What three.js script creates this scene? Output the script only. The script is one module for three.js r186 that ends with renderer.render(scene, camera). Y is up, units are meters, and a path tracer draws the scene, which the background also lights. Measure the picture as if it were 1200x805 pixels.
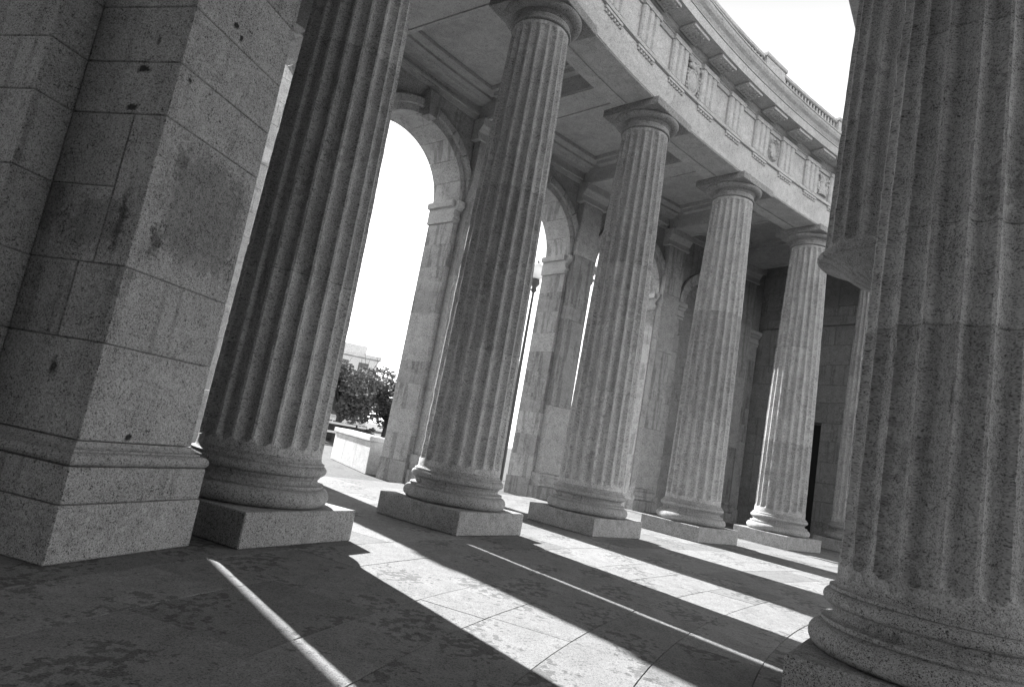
import * as THREE from 'three';
import { mergeGeometries, mergeVertices } from 'three/addons/utils/BufferGeometryUtils.js';

// ------------------------------------------------------------------ camera, sky, sun, exposure
const scene = new THREE.Scene();
const EYE = 1.52432, PITCH = 0.14973, ROLL = 0.17865;
const camera = new THREE.PerspectiveCamera(2 * Math.atan(402.5 / 780) * 180 / Math.PI, 1200 / 805, 0.05, 900);
camera.position.set(0, EYE, 0);
camera.rotation.order = 'YXZ';
camera.rotation.set(PITCH, 0, ROLL);

const SUN = new THREE.Vector3(-0.602, Math.tan(31 * Math.PI / 180), -0.8).normalize();
const SKY_ZENITH = 0.012, SKY_LOW = 0.92;
function skyTexture() {
  const W = 512, H = 256, d = new Float32Array(W * H * 4);
  for (let j = 0; j < H; j++) for (let i = 0; i < W; i++) {
    const lat = (j + 0.5) / H * Math.PI - Math.PI / 2, lon = ((i + 0.5) / W - 0.5) * 2 * Math.PI;
    const x = Math.cos(lat) * Math.cos(lon), y = Math.sin(lat), z = Math.cos(lat) * Math.sin(lon);
    const c = x * SUN.x + y * SUN.y + z * SUN.z, a = Math.acos(Math.max(-1, Math.min(1, c)));
    const L = SKY_ZENITH + SKY_LOW * Math.exp(-Math.pow(Math.max(0, y) / 0.5, 2)) * (0.85 + 0.15 * Math.exp(-Math.pow(a / 1.3, 2)));
    const k = (j * W + i) * 4; d[k] = L; d[k + 1] = L; d[k + 2] = L * 1.0; d[k + 3] = 1;
  }
  const t = new THREE.DataTexture(d, W, H, THREE.RGBAFormat, THREE.FloatType);
  t.mapping = THREE.EquirectangularReflectionMapping; t.magFilter = THREE.LinearFilter; t.minFilter = THREE.LinearFilter; t.needsUpdate = true;
  return t;
}
scene.background = skyTexture();
scene.environment = scene.background;
const sun = new THREE.DirectionalLight(new THREE.Color(1, 1, 1), 5);
sun.position.copy(SUN).multiplyScalar(90).add(new THREE.Vector3(2, 0, -10));
sun.target.position.set(2, 0, -10);
sun.castShadow = true; sun.shadow.radius = 1; sun.shadow.mapSize.set(4096, 4096);
Object.assign(sun.shadow.camera, { left: -45, right: 45, top: 45, bottom: -45, near: 1, far: 260 });
scene.add(sun, sun.target);
const renderer = new THREE.WebGLRenderer({ antialias: true });
renderer.toneMapping = THREE.LinearToneMapping;
renderer.toneMappingExposure = 4.45;
renderer.shadowMap.enabled = true;

// ------------------------------------------------------------------ random and noise
function rng(seed) { let a = seed >>> 0; return () => { a = (a + 0x6D2B79F5) >>> 0; let t = Math.imul(a ^ (a >>> 15), 1 | a); t = (t + Math.imul(t ^ (t >>> 7), 61 | t)) ^ t; return ((t ^ (t >>> 14)) >>> 0) / 4294967296; }; }
function hash3(x, y, z) { let h = (Math.imul(x, 374761393) + Math.imul(y, 668265263) + Math.imul(z, 1274126177)) | 0; h = Math.imul(h ^ (h >>> 13), 1274126177); return ((h ^ (h >>> 16)) >>> 0) / 4294967296; }
function vnoise(x, y, z) {
  const xi = Math.floor(x), yi = Math.floor(y), zi = Math.floor(z); let u = x - xi, v = y - yi, w = z - zi;
  u = u * u * (3 - 2 * u); v = v * v * (3 - 2 * v); w = w * w * (3 - 2 * w); const L = (a, b, t) => a + (b - a) * t;
  return L(L(L(hash3(xi, yi, zi), hash3(xi + 1, yi, zi), u), L(hash3(xi, yi + 1, zi), hash3(xi + 1, yi + 1, zi), u), v),
    L(L(hash3(xi, yi, zi + 1), hash3(xi + 1, yi, zi + 1), u), L(hash3(xi, yi + 1, zi + 1), hash3(xi + 1, yi + 1, zi + 1), u), v), w) * 2 - 1;
}
// periodic 2D value noise on an n-pixel tile with fx by fy cells
function tileNoise(n, m, fx, fy, seed) {
  const r = rng(seed), g = new Float32Array(fx * fy); for (let i = 0; i < g.length; i++) g[i] = r() * 2 - 1;
  const out = new Float32Array(n * m);
  for (let j = 0; j < m; j++) {
    const y = j / m * fy, yi = Math.floor(y); let v = y - yi; v = v * v * (3 - 2 * v); const y0 = (yi % fy) * fx, y1 = ((yi + 1) % fy) * fx;
    for (let i = 0; i < n; i++) {
      const x = i / n * fx, xi = Math.floor(x); let u = x - xi; u = u * u * (3 - 2 * u); const x0 = xi % fx, x1 = (xi + 1) % fx;
      const a = g[y0 + x0] + (g[y0 + x1] - g[y0 + x0]) * u, b = g[y1 + x0] + (g[y1 + x1] - g[y1 + x0]) * u;
      out[j * n + i] = a + (b - a) * v;
    }
  }
  return out;
}
function toTexture(val, n, m, srgb) {
  const d = new Uint8Array(n * m * 4);
  for (let i = 0; i < n * m; i++) { let c = Math.max(0, Math.min(1, val[i])); if (srgb) c = c <= 0.0031308 ? 12.92 * c : 1.055 * Math.pow(c, 1 / 2.4) - 0.055; const q = Math.round(c * 255); d[i * 4] = d[i * 4 + 1] = d[i * 4 + 2] = q; d[i * 4 + 3] = 255; }
  const t = new THREE.DataTexture(d, n, m, THREE.RGBAFormat, THREE.UnsignedByteType);
  t.wrapS = t.wrapT = THREE.RepeatWrapping; t.magFilter = THREE.LinearFilter; t.minFilter = THREE.LinearMipmapLinearFilter; t.generateMipmaps = true;
  if (srgb) t.colorSpace = THREE.SRGBColorSpace; t.needsUpdate = true; return t;
}
// granite: crystals of feldspar, quartz and mica, coarse cloudiness, weathered blotches and rain streaks (streak runs along v)
function granite(seed, mean, o = {}) {
  const n = o.n || 1024, m = o.m || n, q = o.tile || 2, qy = q * m / n;
  const N = (cm, s, st = 1) => tileNoise(n, m, Math.max(2, Math.round(q * 100 / cm)), Math.max(2, Math.round(qy * 100 / (cm * st))), seed * 31 + s);
  const fine = N(0.42, 1), fine2 = N(0.7, 2), mid = N(2.2, 3), co = N(14, 4), big = N(50, 5), bl = N(5, 6), st1 = N(5, 7, 14), st2 = N(16, 8, 10), edge = N(1.6, 9);
  const marks = o.marks || []; const val = new Float32Array(n * m), bump = new Float32Array(n * m), sp = o.speck ?? 1, stain = o.stain ?? 0.5, streak = o.streak ?? 0;
  for (let i = 0; i < n * m; i++) {
    let v = 1 + 0.10 * co[i] + 0.10 * big[i] + 0.07 * mid[i];
    const f = fine[i] * 0.6 + fine2[i] * 0.6;
    v += sp * (f < -0.24 ? -0.72 * Math.min(1, (-0.24 - f) * 4) : f > 0.32 ? 0.42 * Math.min(1, (f - 0.32) * 3) : 0.2 * f);
    if (mid[i] + 0.6 * fine2[i] < -0.95) v *= 1 - sp * 0.45; // pits
    const b = bl[i] * 0.5 + big[i] * 0.8 + edge[i] * 0.25;
    if (b > 0.42) v *= 1 - stain * 0.55 * Math.min(1, (b - 0.42) * 6);
    if (b < -0.6) v *= 1 + stain * 0.16;
    const s = st1[i] * 0.6 + st2[i] * 0.6 + edge[i] * 0.2;
    if (streak && s > 0.22) v *= 1 - streak * 0.6 * Math.min(1, (s - 0.22) * 3);
    if (marks.length) { // soot and rust stains at given places, metres on the tile, ragged by the stone's own grain
      const px = (i % n) / n * q, py = Math.floor(i / n) / m * qy, wob = 0.5 * bl[i] + 0.35 * edge[i] + 0.3 * mid[i];
      for (const [cx, cy, rx, ry, str, soft] of marks) { const d = Math.max(Math.abs(px - cx) / rx, Math.abs(py - cy) / ry) * 0.5 + Math.hypot((px - cx) / rx, (py - cy) / ry) * 0.5 + wob * soft; if (d < 1) v *= 1 - str * Math.min(1, (1 - d) / soft * 0.8); }
    }
    val[i] = mean * v; bump[i] = 0.5 + 0.25 * f + 0.16 * mid[i] + 0.12 * bl[i];
  }
  return { map: toTexture(val, n, m, true), bump: toTexture(bump, n, m, false), tile: q, tileY: qy };
}
function stone(g, bumpScale = 0.004, tint = 1, rough = 0.86) {
  return new THREE.MeshPhysicalMaterial({ map: g.map, bumpMap: g.bump, bumpScale, roughness: rough, metalness: 0, specularIntensity: 0.25, color: new THREE.Color(tint, tint, tint) });
}
const gA = granite(11, 0.31, { stain: 0.3 }), gB = granite(23, 0.31, { stain: 0.4, streak: 0.35, n: 1024 });
const gF = granite(37, 0.2, { stain: 0.75, speck: 0.6 }), gS = granite(41, 0.39, { n: 1024, m: 2048, tile: 4.554, stain: 0.4, streak: 0.3, speck: 0.85 });
const gC = granite(53, 0.45, { stain: 0.25, speck: 0.7 });
// the pier's stained stones: dark soot beside the corner on both faces; small iron stains higher up
const gP1 = granite(61, 0.31, { stain: 0.25, streak: 0.2, marks: [[0.72, 1.15, 0.6, 0.64, 0.42, 0.25], [0.24, 0.72, 0.1, 0.2, 0.6, 0.5], [0.28, 1.5, 0.1, 0.2, 0.35, 0.5], [1.55, 0.78, 0.4, 0.3, 0.4, 0.4], [1.82, 0.8, 0.05, 0.36, 0.6, 0.5]] });
const gP2 = granite(62, 0.31, { stain: 0.25, streak: 0.2, marks: [[0.5, 1.0, 0.05, 0.035, 0.9, 0.4], [0.6, 0.93, 0.03, 0.05, 0.9, 0.4], [0.14, 0.2, 0.03, 0.03, 0.85, 0.5], [1.62, 0.22, 0.09, 0.05, 0.9, 0.4], [1.6, 1.84, 0.08, 0.04, 0.85, 0.4], [1.55, 1.5, 0.05, 0.09, 0.8, 0.5], [1.7, 0.5, 0.03, 0.05, 0.7, 0.5]] });
const gJ = granite(63, 0.36, { stain: 0.35, streak: 0.5, speck: 0.8 });
const M = {
  block: [stone(gA, 0.005, 1), stone(gB, 0.005, 0.95), stone(gA, 0.005, 0.88), stone(gB, 0.005, 1.04)],
  shaft: [stone(gS, 0.005, 1), stone(gS, 0.005, 0.88), stone(gS, 0.005, 1.06)],
  stained: [stone(gP1, 0.005), stone(gP2, 0.005)], jamb: [stone(gJ, 0.005), stone(gJ, 0.005, 0.85), stone(gA, 0.005, 1.25), stone(gJ, 0.005, 1.1)],
  base: [stone(gA, 0.005, 0.95), stone(gB, 0.005, 0.92)],
  slab: [stone(gF, 0.003, 1, 1), stone(gF, 0.003, 0.9, 1), stone(gF, 0.003, 0.96, 1), stone(gF, 0.003, 0.8, 1), stone(gF, 0.003, 1.05, 1)],
  ent: [stone(gC, 0.003, 1.05), stone(gC, 0.003, 1), stone(gC, 0.003, 0.95)],
  ceil: stone(gC, 0.003, 0.92),
  bed: new THREE.MeshStandardMaterial({ color: new THREE.Color(0.07, 0.07, 0.07), roughness: 1 }),
  ground: stone(gF, 0.003, 0.45, 0.95),
  mortar: new THREE.MeshStandardMaterial({ color: new THREE.Color(0.13, 0.13, 0.13), roughness: 1 }),
  iron: new THREE.MeshStandardMaterial({ color: new THREE.Color(0.03, 0.03, 0.03), roughness: 0.5 }),
  paint: new THREE.MeshStandardMaterial({ color: new THREE.Color(0.75, 0.75, 0.75), roughness: 0.6 }),
  dark: new THREE.MeshStandardMaterial({ color: new THREE.Color(0.02, 0.02, 0.02), roughness: 0.7 }),
  bark: new THREE.MeshStandardMaterial({ color: new THREE.Color(0.07, 0.07, 0.07), roughness: 1 }),
  leaf: [0.07, 0.1, 0.14].map(c => new THREE.MeshPhysicalMaterial({ color: new THREE.Color(c, c, c), roughness: 0.9, transmission: 0.25, thickness: 0, side: THREE.DoubleSide })),
  render: stone(gC, 0.002, 1.5), glass: new THREE.MeshStandardMaterial({ color: new THREE.Color(0.05, 0.05, 0.05), roughness: 0.15 }),
};

// ------------------------------------------------------------------ scene-graph helpers
const used = new Map();
function numbered(name) { const k = used.get(name) || 0; used.set(name, k + 1); return k ? `${name}_${String(k).padStart(3, '0')}` : name; }
function tag(o, label, category, group, kind) { o.userData.label = label; if (category) o.userData.category = category; if (group) o.userData.group = group; if (kind) o.userData.kind = kind; return o; }
function thing(name, label, category, [x, y, z] = [0, 0, 0], turn = 0, group) {
  const o = new THREE.Group(); o.name = numbered(name); o.position.set(x, y, z); o.rotation.y = turn; scene.add(o); o.userData.kind = 'thing'; return tag(o, label, category, group);
}
function part(name, geo, mat, parent, pos, rotY = 0) {
  const m = new THREE.Mesh(geo, mat); m.name = name; m.castShadow = m.receiveShadow = true; if (pos) m.position.set(...pos); m.rotation.y = rotY; (parent || scene).add(m); return m;
}
const pick = (arr, r) => arr[Math.floor(r() * arr.length) % arr.length];

// ------------------------------------------------------------------ geometry helpers
function fixWinding(pos) { // outward winding by signed volume
  let v = 0; for (let i = 0; i < pos.length; i += 9) { const [a, b, c, d, e, f, g, h, k] = pos.slice(i, i + 9); v += a * (e * k - f * h) - b * (d * k - f * g) + c * (d * h - e * g); }
  if (v < 0) for (let i = 0; i < pos.length; i += 9) for (let q = 0; q < 3; q++) { const t = pos[i + 3 + q]; pos[i + 3 + q] = pos[i + 6 + q]; pos[i + 6 + q] = t; }
  return pos;
}
// uv in tiles by the dominant axis of each face
function metricUV(g, tile = 2, tileY = tile, ox = 0, oy = 0) {
  if (g.index) g = g.toNonIndexed(); const p = g.attributes.position, uv = new Float32Array(p.count * 2), a = new THREE.Vector3(), b = new THREE.Vector3(), c = new THREE.Vector3(), n = new THREE.Vector3();
  for (let i = 0; i < p.count; i += 3) {
    a.fromBufferAttribute(p, i); b.fromBufferAttribute(p, i + 1); c.fromBufferAttribute(p, i + 2); n.copy(b).sub(a).cross(c.clone().sub(a));
    const X = Math.abs(n.x), Y = Math.abs(n.y), Z = Math.abs(n.z);
    [a, b, c].forEach((v, k) => { let u, w; if (Y > X && Y > Z) { u = v.x; w = v.z; } else if (X > Z) { u = v.z; w = v.y; } else { u = v.x; w = v.y; } uv[(i + k) * 2] = u / tile + ox; uv[(i + k) * 2 + 1] = w / tileY + oy; });
  }
  g.setAttribute('uv', new THREE.BufferAttribute(uv, 2)); return g;
}
function fromTris(pos, uvo = [0, 0]) {
  const g = new THREE.BufferGeometry(); g.setAttribute('position', new THREE.Float32BufferAttribute(fixWinding(pos), 3)); g.computeVertexNormals(); return metricUV(g, 2, 2, uvo[0], uvo[1]);
}
// sweep a convex-ish closed profile [[offset, y], ...] along stations {x, z, nx, nz}
function sweep(profile, path, uvo) {
  const P = []; const V = (i, j) => { const [o, y] = profile[i % profile.length], s = path[j]; return [s.x + s.nx * o, y, s.z + s.nz * o]; };
  for (let j = 0; j < path.length - 1; j++) for (let i = 0; i < profile.length; i++) { const a = V(i, j), b = V(i + 1, j), c = V(i + 1, j + 1), d = V(i, j + 1); P.push(...a, ...b, ...c, ...a, ...c, ...d); }
  const tri = THREE.ShapeUtils.triangulateShape(profile.map(p => new THREE.Vector2(p[0], p[1])), []);
  const ccw = THREE.ShapeUtils.area(profile.map(p => new THREE.Vector2(p[0], p[1]))) > 0;
  for (const [a, b, c] of tri) { // caps, wound to agree with the sides
    const j1 = path.length - 1; const t1 = ccw ? [a, b, c] : [a, b, c];
    P.push(...V(t1[0], 0), ...V(t1[2], 0), ...V(t1[1], 0)); P.push(...V(t1[0], j1), ...V(t1[1], j1), ...V(t1[2], j1));
  }
  return fromTris(P, uvo);
}
function crect(o0, o1, y0, y1, c = 0.008) { return c ? [[o0 + c, y0], [o1 - c, y0], [o1, y0 + c], [o1, y1 - c], [o1 - c, y1], [o0 + c, y1], [o0, y1 - c], [o0, y0 + c]] : [[o0, y0], [o1, y0], [o1, y1], [o0, y1]]; }
// straight block in local axes, x0..x1 by y0..y1 by z0..z1, long edges chamfered
function block(x0, x1, y0, y1, z0, z1, c = 0.01, uvo) { return sweep(crect(z0, z1, y0, y1, c), [{ x: x0, z: 0, nx: 0, nz: 1 }, { x: x1, z: 0, nx: 0, nz: 1 }], uvo); }
// box with all twelve edges chamfered
function cbox(x0, x1, y0, y1, z0, z1, c = 0.012, uvo) {
  const P = [], S = [-1, 1], cx = (x0 + x1) / 2, cy = (y0 + y1) / 2, cz = (z0 + z1) / 2, hx = (x1 - x0) / 2, hy = (y1 - y0) / 2, hz = (z1 - z0) / 2;
  const p = (sx, sy, sz, ax) => [cx + sx * (hx - (ax === 0 ? 0 : c)), cy + sy * (hy - (ax === 1 ? 0 : c)), cz + sz * (hz - (ax === 2 ? 0 : c))];
  const T = (a, b, d, ctr) => { const u = b.map((v, i) => v - a[i]), w = d.map((v, i) => v - a[i]); const n = [u[1] * w[2] - u[2] * w[1], u[2] * w[0] - u[0] * w[2], u[0] * w[1] - u[1] * w[0]]; const m = [a[0] - cx, a[1] - cy, a[2] - cz]; n[0] * m[0] + n[1] * m[1] + n[2] * m[2] > 0 ? P.push(...a, ...b, ...d) : P.push(...a, ...d, ...b); };
  const Q = (a, b, d, e) => { T(a, b, d); T(a, d, e); };
  for (const s of S) { Q(p(s, -1, -1, 0), p(s, 1, -1, 0), p(s, 1, 1, 0), p(s, -1, 1, 0)); Q(p(-1, s, -1, 1), p(1, s, -1, 1), p(1, s, 1, 1), p(-1, s, 1, 1)); Q(p(-1, -1, s, 2), p(1, -1, s, 2), p(1, 1, s, 2), p(-1, 1, s, 2)); }
  for (const a of S) for (const b of S) {
    Q(p(a, b, -1, 0), p(a, b, 1, 0), p(a, b, 1, 1), p(a, b, -1, 1)); Q(p(a, -1, b, 0), p(a, 1, b, 0), p(a, 1, b, 2), p(a, -1, b, 2)); Q(p(-1, a, b, 1), p(1, a, b, 1), p(1, a, b, 2), p(-1, a, b, 2));
    for (const d of S) T(p(a, b, d, 0), p(a, b, d, 1), p(a, b, d, 2));
  }
  const g = new THREE.BufferGeometry(); g.setAttribute('position', new THREE.Float32BufferAttribute(P, 3)); g.computeVertexNormals(); return metricUV(g, 2, 2, uvo?.[0] || 0, uvo?.[1] || 0);
}
function lathe(pts, seg = 64, uvo = [0, 0]) { // pts [[r, y]]; smooth round, creased along the profile where it turns sharply
  const out = []; const rr = Math.max(...pts.map(p => p[0]));
  let run = [pts[0]]; const runs = [];
  for (let i = 1; i < pts.length; i++) { run.push(pts[i]); if (i < pts.length - 1) { const a = Math.atan2(pts[i][1] - pts[i - 1][1], pts[i][0] - pts[i - 1][0]), b = Math.atan2(pts[i + 1][1] - pts[i][1], pts[i + 1][0] - pts[i][0]); let d = Math.abs(a - b); if (d > Math.PI) d = 2 * Math.PI - d; if (d > 0.55) { runs.push(run); run = [pts[i]]; } } }
  runs.push(run); let len = 0;
  for (const r of runs) {
    const g = new THREE.LatheGeometry(r.map(p => new THREE.Vector2(p[0], p[1])), seg), uv = g.attributes.uv, n = r.length; const L = [len]; for (let i = 1; i < n; i++) L.push(L[i - 1] + Math.hypot(r[i][0] - r[i - 1][0], r[i][1] - r[i - 1][1])); len = L[n - 1];
    for (let i = 0; i < uv.count; i++) uv.setXY(i, uv.getX(i) * 2 * Math.PI * rr / 2 + uvo[0], L[i % n] / 2 + uvo[1]); out.push(g.toNonIndexed());
  }
  return mergeGeometries(out);
}
function arc(cx, cy, rx, ry, a0, a1, n) { const o = []; for (let i = 0; i <= n; i++) { const a = a0 + (a1 - a0) * i / n; o.push([cx + rx * Math.cos(a), cy + ry * Math.sin(a)]); } return o; }

// ------------------------------------------------------------------ plan of the colonnade: a curve, bays of 4.3 m, t = 0 at the third column
const CUR = (() => {
  const h0 = 0.78928, k = -0.12659, q = 0.01608, s = 4.29917, x3 = 2.29297, z3 = -15.16516, n = 2800, a = -6, b = 8, dt = (b - a) / n;
  const head = t => t > 3.5 ? h0 + k * 3.5 + q * 12.25 + (k + 7 * q) * (t - 3.5) : t < -3 ? h0 - 3 * k + 9 * q + (k - 6 * q) * (t + 3) : h0 + k * t + q * t * t;
  const X = new Float64Array(n + 1), Z = new Float64Array(n + 1); for (let i = 1; i <= n; i++) { const h = head(a + (i - 0.5) * dt); X[i] = X[i - 1] + Math.cos(h) * s * dt; Z[i] = Z[i - 1] - Math.sin(h) * s * dt; }
  const i0 = Math.round(-a / dt), X0 = x3 - X[i0], Z0 = z3 - Z[i0];
  return { head, s, at(t) { const f = Math.max(0, Math.min(n - 1e-6, (t - a) / dt)), i = Math.floor(f), u = f - i, h = head(t); return { x: X0 + X[i] + (X[i + 1] - X[i]) * u, z: Z0 + Z[i] + (Z[i + 1] - Z[i]) * u, nx: Math.sin(h), nz: Math.cos(h), h }; } };
})();
const P2 = (t, o) => { const p = CUR.at(t); return [p.x + p.nx * o, p.z + p.nz * o]; };
function path(t0, t1, n) { const o = []; for (let i = 0; i <= n; i++) o.push(CUR.at(t0 + (t1 - t0) * i / n)); return o; }
const seg = (t0, t1, per = 9) => Math.max(1, Math.ceil((t1 - t0) * per));
const bent = (profile, t0, t1, uvo, per) => sweep(profile, path(t0, t1, seg(t0, t1, per)), uvo);
const frame = (t, o, y) => { const p = CUR.at(t); return { pos: [p.x + p.nx * o, y, p.z + p.nz * o], turn: p.h }; }; // local +x along the curve, +z towards the court

// ------------------------------------------------------------------ ground and paving
const R = rng(7);
{
  const g = metricUV(new THREE.PlaneGeometry(700, 700).rotateX(-Math.PI / 2), 2);
  tag(part('ground', g, M.ground, null, [0, -0.06, 0]), 'pale paved ground reaching out around the colonnade', null, null, 'structure');
  const pav = part('pavement', sweep([[-5.6, -0.05], [14, -0.05], [14, -0.006], [-5.6, -0.006]], path(-5.2, 5, 60)), M.bed, null); tag(pav, 'paving of large worn stone slabs under the colonnade', null, null, 'structure');
  const rows = [-5.55, -4.3, -3.0, -1.75, -0.6, 0.25, 1.05, 1.85, 2.93, 3.6, 4.37, 5.05, 5.8, 6.7, 7.7, 8.8, 10];
  const starts = { 7: -2.66, 8: -2.64, 9: -2.66, 10: -2.52, 11: -2.22, 12: -2.45 };
  let count = 0;
  for (let i = 0; i < rows.length - 1; i++) {
    const o0 = rows[i], o1 = rows[i + 1]; let t = (starts[i] ?? -2.6 + R() * 0.4) - 0.44 * 4;
    while (t < 4.3 && count < 299) {
      const near = t < 0.6 && o0 > 0.2; const len = (near ? 0.36 + R() * 0.14 : 0.5 + R() * 0.25) * (o0 > 6 ? 1.2 : 1), t1 = t + len;
      const c = CUR.at((t + t1) / 2), om = (o0 + o1) / 2, cx = c.x + c.nx * om, cz = c.z + c.nz * om;
      const inView = -cz > 2.2 && Math.abs(cx) < -cz * 0.98 + 1.5 && !(om > 5.4 && t > 0.2);
      if (inView) {
        const gap = 0.001 + R() * 0.0025, dy = (R() - 0.5) * 0.004, tt = gap / 4.3;
        const sl = part('paving_slab', bent([[o0 + gap, -0.05], [o1 - gap, -0.05], [o1 - gap, -0.004 + dy], [o1 - gap - 0.004, dy], [o0 + gap + 0.004, dy], [o0 + gap, -0.004 + dy]], t + tt, t1 - tt, [R(), R()], 6), pick(M.slab, R), pav); count++;
      }
      t = t1;
    }
  }
}

// ------------------------------------------------------------------ fluted columns
const FL = 20, SB = 0.95, ST = 9.36, RB = 0.725, RT = 0.555;
const shaftR = y => { const u = Math.max(0, Math.min(1, (y - SB) / (ST - SB))); return RB - (RB - RT) * (0.35 * u + 0.65 * u * u); };
function drum(y0, y1, o = {}) { // one drum of the shaft with flutes, rounded flute ends where asked, worn arrises, chamfered joints
  const per = o.per || 8, n = FL * per, step = o.step || 0.25, ys = [], w = 0.105, dep = 0.078, ends = [];
  const add = (a, b, s) => { const k = Math.max(1, Math.round((b - a) / s)); for (let i = 0; i <= k; i++) ys.push(a + (b - a) * i / k); };
  const j = 0.007; ys.push(y0 + (o.low === undefined ? 0.001 : -0.006)); let a = y0 + 0.001 + j, b = y1 - 0.001 - j;
  const lowEnd = o.low, topEnd = o.top; let ya = a, yb = b;
  if (lowEnd !== undefined) { ys.push(a); add(lowEnd, lowEnd + w * 1.1, 0.016); ya = lowEnd + w * 1.1 + step * 0.5; }
  if (topEnd !== undefined) { yb = topEnd - w * 1.1 - step * 0.5; }
  add(ya, yb, step);
  if (topEnd !== undefined) { add(topEnd - w * 1.1, topEnd, 0.02); ys.push(b); }
  ys.push(y1 - 0.001);
  const yy = [...new Set(ys.map(v => +v.toFixed(4)))].sort((p, q) => p - q), m = yy.length, pos = [], uv = [], idx = [], wear = o.wear ?? 1, sd = o.seed || 0;
  for (let jj = 0; jj < m; jj++) for (let i = 0; i <= n; i++) {
    const y = yy[jj], k0 = Math.floor((i % n) / per), k1 = (i % n) % per, s = k1 === 0 ? -1 : -0.87 + 1.74 * (k1 - 1) / (per - 2), fi = k0 + (s + 1) / 2, th = fi / FL * 2 * Math.PI; let f = 1;
    let e = 0; if (lowEnd !== undefined) e = Math.max(e, (lowEnd + w - y) / w); if (topEnd !== undefined) e = Math.max(e, (y - (topEnd - w)) / w);
    const sf = s / 0.87, q = sf * sf + (e > 0 ? e * e : 0); f = Math.max(0, 1 - q);
    const ss = 1 - f; let r = shaftR(y) * 1; const D = dep * r / RB;
    r -= D * Math.pow(f, 0.7);
    const cx = Math.cos(th), cz = Math.sin(th);
    if (wear) { const c1 = vnoise(cx * 9 + sd, y * 7, cz * 9), c2 = vnoise(cx * 30, y * 24 + sd, cz * 30); r += wear * (0.0035 * c1 + 0.002 * c2); if (ss > 0.85 && e <= 0) { const chip = vnoise(cx * 16 + 5 + sd, y * 11, cz * 16 + 2); if (chip > 0.25) r -= wear * 0.022 * (chip - 0.25) * (0.6 + c2); r -= 0.002; } }
    if ((jj === 0 && lowEnd === undefined) || jj === m - 1) r -= j * 1.2;
    pos.push(r * cx, y, r * cz); uv.push(i / n, y / 9.108);
  }
  for (let jj = 0; jj < m - 1; jj++) for (let i = 0; i < n; i++) { const A = jj * (n + 1) + i, B = A + 1, C = A + n + 1, D = C + 1; idx.push(A, C, B, B, C, D); }
  const capB = pos.length / 3; pos.push(0, yy[0], 0); uv.push(0.5, 0.5); const capT = capB + 1; pos.push(0, yy[m - 1], 0); uv.push(0.5, 0.5);
  for (let i = 0; i < n; i++) { idx.push(capB, i, i + 1); const q = (m - 1) * (n + 1) + i; idx.push(capT, q + 1, q); }
  const g = new THREE.BufferGeometry(); g.setAttribute('position', new THREE.Float32BufferAttribute(pos, 3)); g.setAttribute('uv', new THREE.Float32BufferAttribute(uv, 2)); g.setIndex(idx);
  return crease(g, 0.6);
}
function crease(g, ang) { // split normals at sharp arrises
  const p = g.attributes.position, ix = g.index.array, nf = ix.length / 3, fn = new Float32Array(nf * 3), key = new Map(), inc = [];
  const a = new THREE.Vector3(), b = new THREE.Vector3(), c = new THREE.Vector3();
  const wid = new Int32Array(p.count); for (let i = 0; i < p.count; i++) { const k = `${Math.round(p.getX(i) * 2e4)},${Math.round(p.getY(i) * 2e4)},${Math.round(p.getZ(i) * 2e4)}`; let w = key.get(k); if (w === undefined) { w = inc.length; key.set(k, w); inc.push([]); } wid[i] = w; }
  for (let f = 0; f < nf; f++) { a.fromBufferAttribute(p, ix[f * 3]); b.fromBufferAttribute(p, ix[f * 3 + 1]); c.fromBufferAttribute(p, ix[f * 3 + 2]); b.sub(a); c.sub(a); b.cross(c).normalize(); fn[f * 3] = b.x; fn[f * 3 + 1] = b.y; fn[f * 3 + 2] = b.z; for (let q = 0; q < 3; q++) inc[wid[ix[f * 3 + q]]].push(f); }
  const out = g.toNonIndexed(), N = new Float32Array(nf * 9), ct = Math.cos(ang);
  for (let f = 0; f < nf; f++) for (let q = 0; q < 3; q++) { let x = 0, y = 0, z = 0; for (const h of inc[wid[ix[f * 3 + q]]]) if (fn[h * 3] * fn[f * 3] + fn[h * 3 + 1] * fn[f * 3 + 1] + fn[h * 3 + 2] * fn[f * 3 + 2] > ct) { x += fn[h * 3]; y += fn[h * 3 + 1]; z += fn[h * 3 + 2]; } const l = Math.hypot(x, y, z) || 1; N.set([x / l, y / l, z / l], f * 9 + q * 3); }
  out.setAttribute('normal', new THREE.BufferAttribute(N, 3)); return out;
}
const baseLow = arc(0.795, 0.485, 0.108, 0.105, -Math.PI / 2, Math.PI / 2, 10);
const lowTorusG = seg_ => lathe([[0.3, 0.380], ...baseLow, [0.80, 0.590], [0.80, 0.605], [0.3, 0.605]], seg_);
const scotiaG = seg_ => lathe([[0.3, 0.605], [0.815, 0.605], [0.815, 0.632], ...arc(0.835, 0.682, 0.085, 0.05, Math.PI * 1.5, Math.PI, 6).map(p => [p[0] - 0.02, p[1]]), [0.755, 0.715], [0.76, 0.735], [0.3, 0.735]], seg_, [0.3, 0.2]);
const upTorusG = seg_ => lathe([[0.3, 0.735], [0.765, 0.735], ...arc(0.755, 0.795, 0.062, 0.06, -Math.PI / 2, Math.PI / 2, 8), [0.775, 0.856], [0.775, 0.882], ...arc(0.775, 0.93, 0.047, 0.048, -Math.PI / 2, -Math.PI, 5), [0.7275, 0.947], [0.3, 0.947]], seg_, [0.1, 0.6]);
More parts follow.
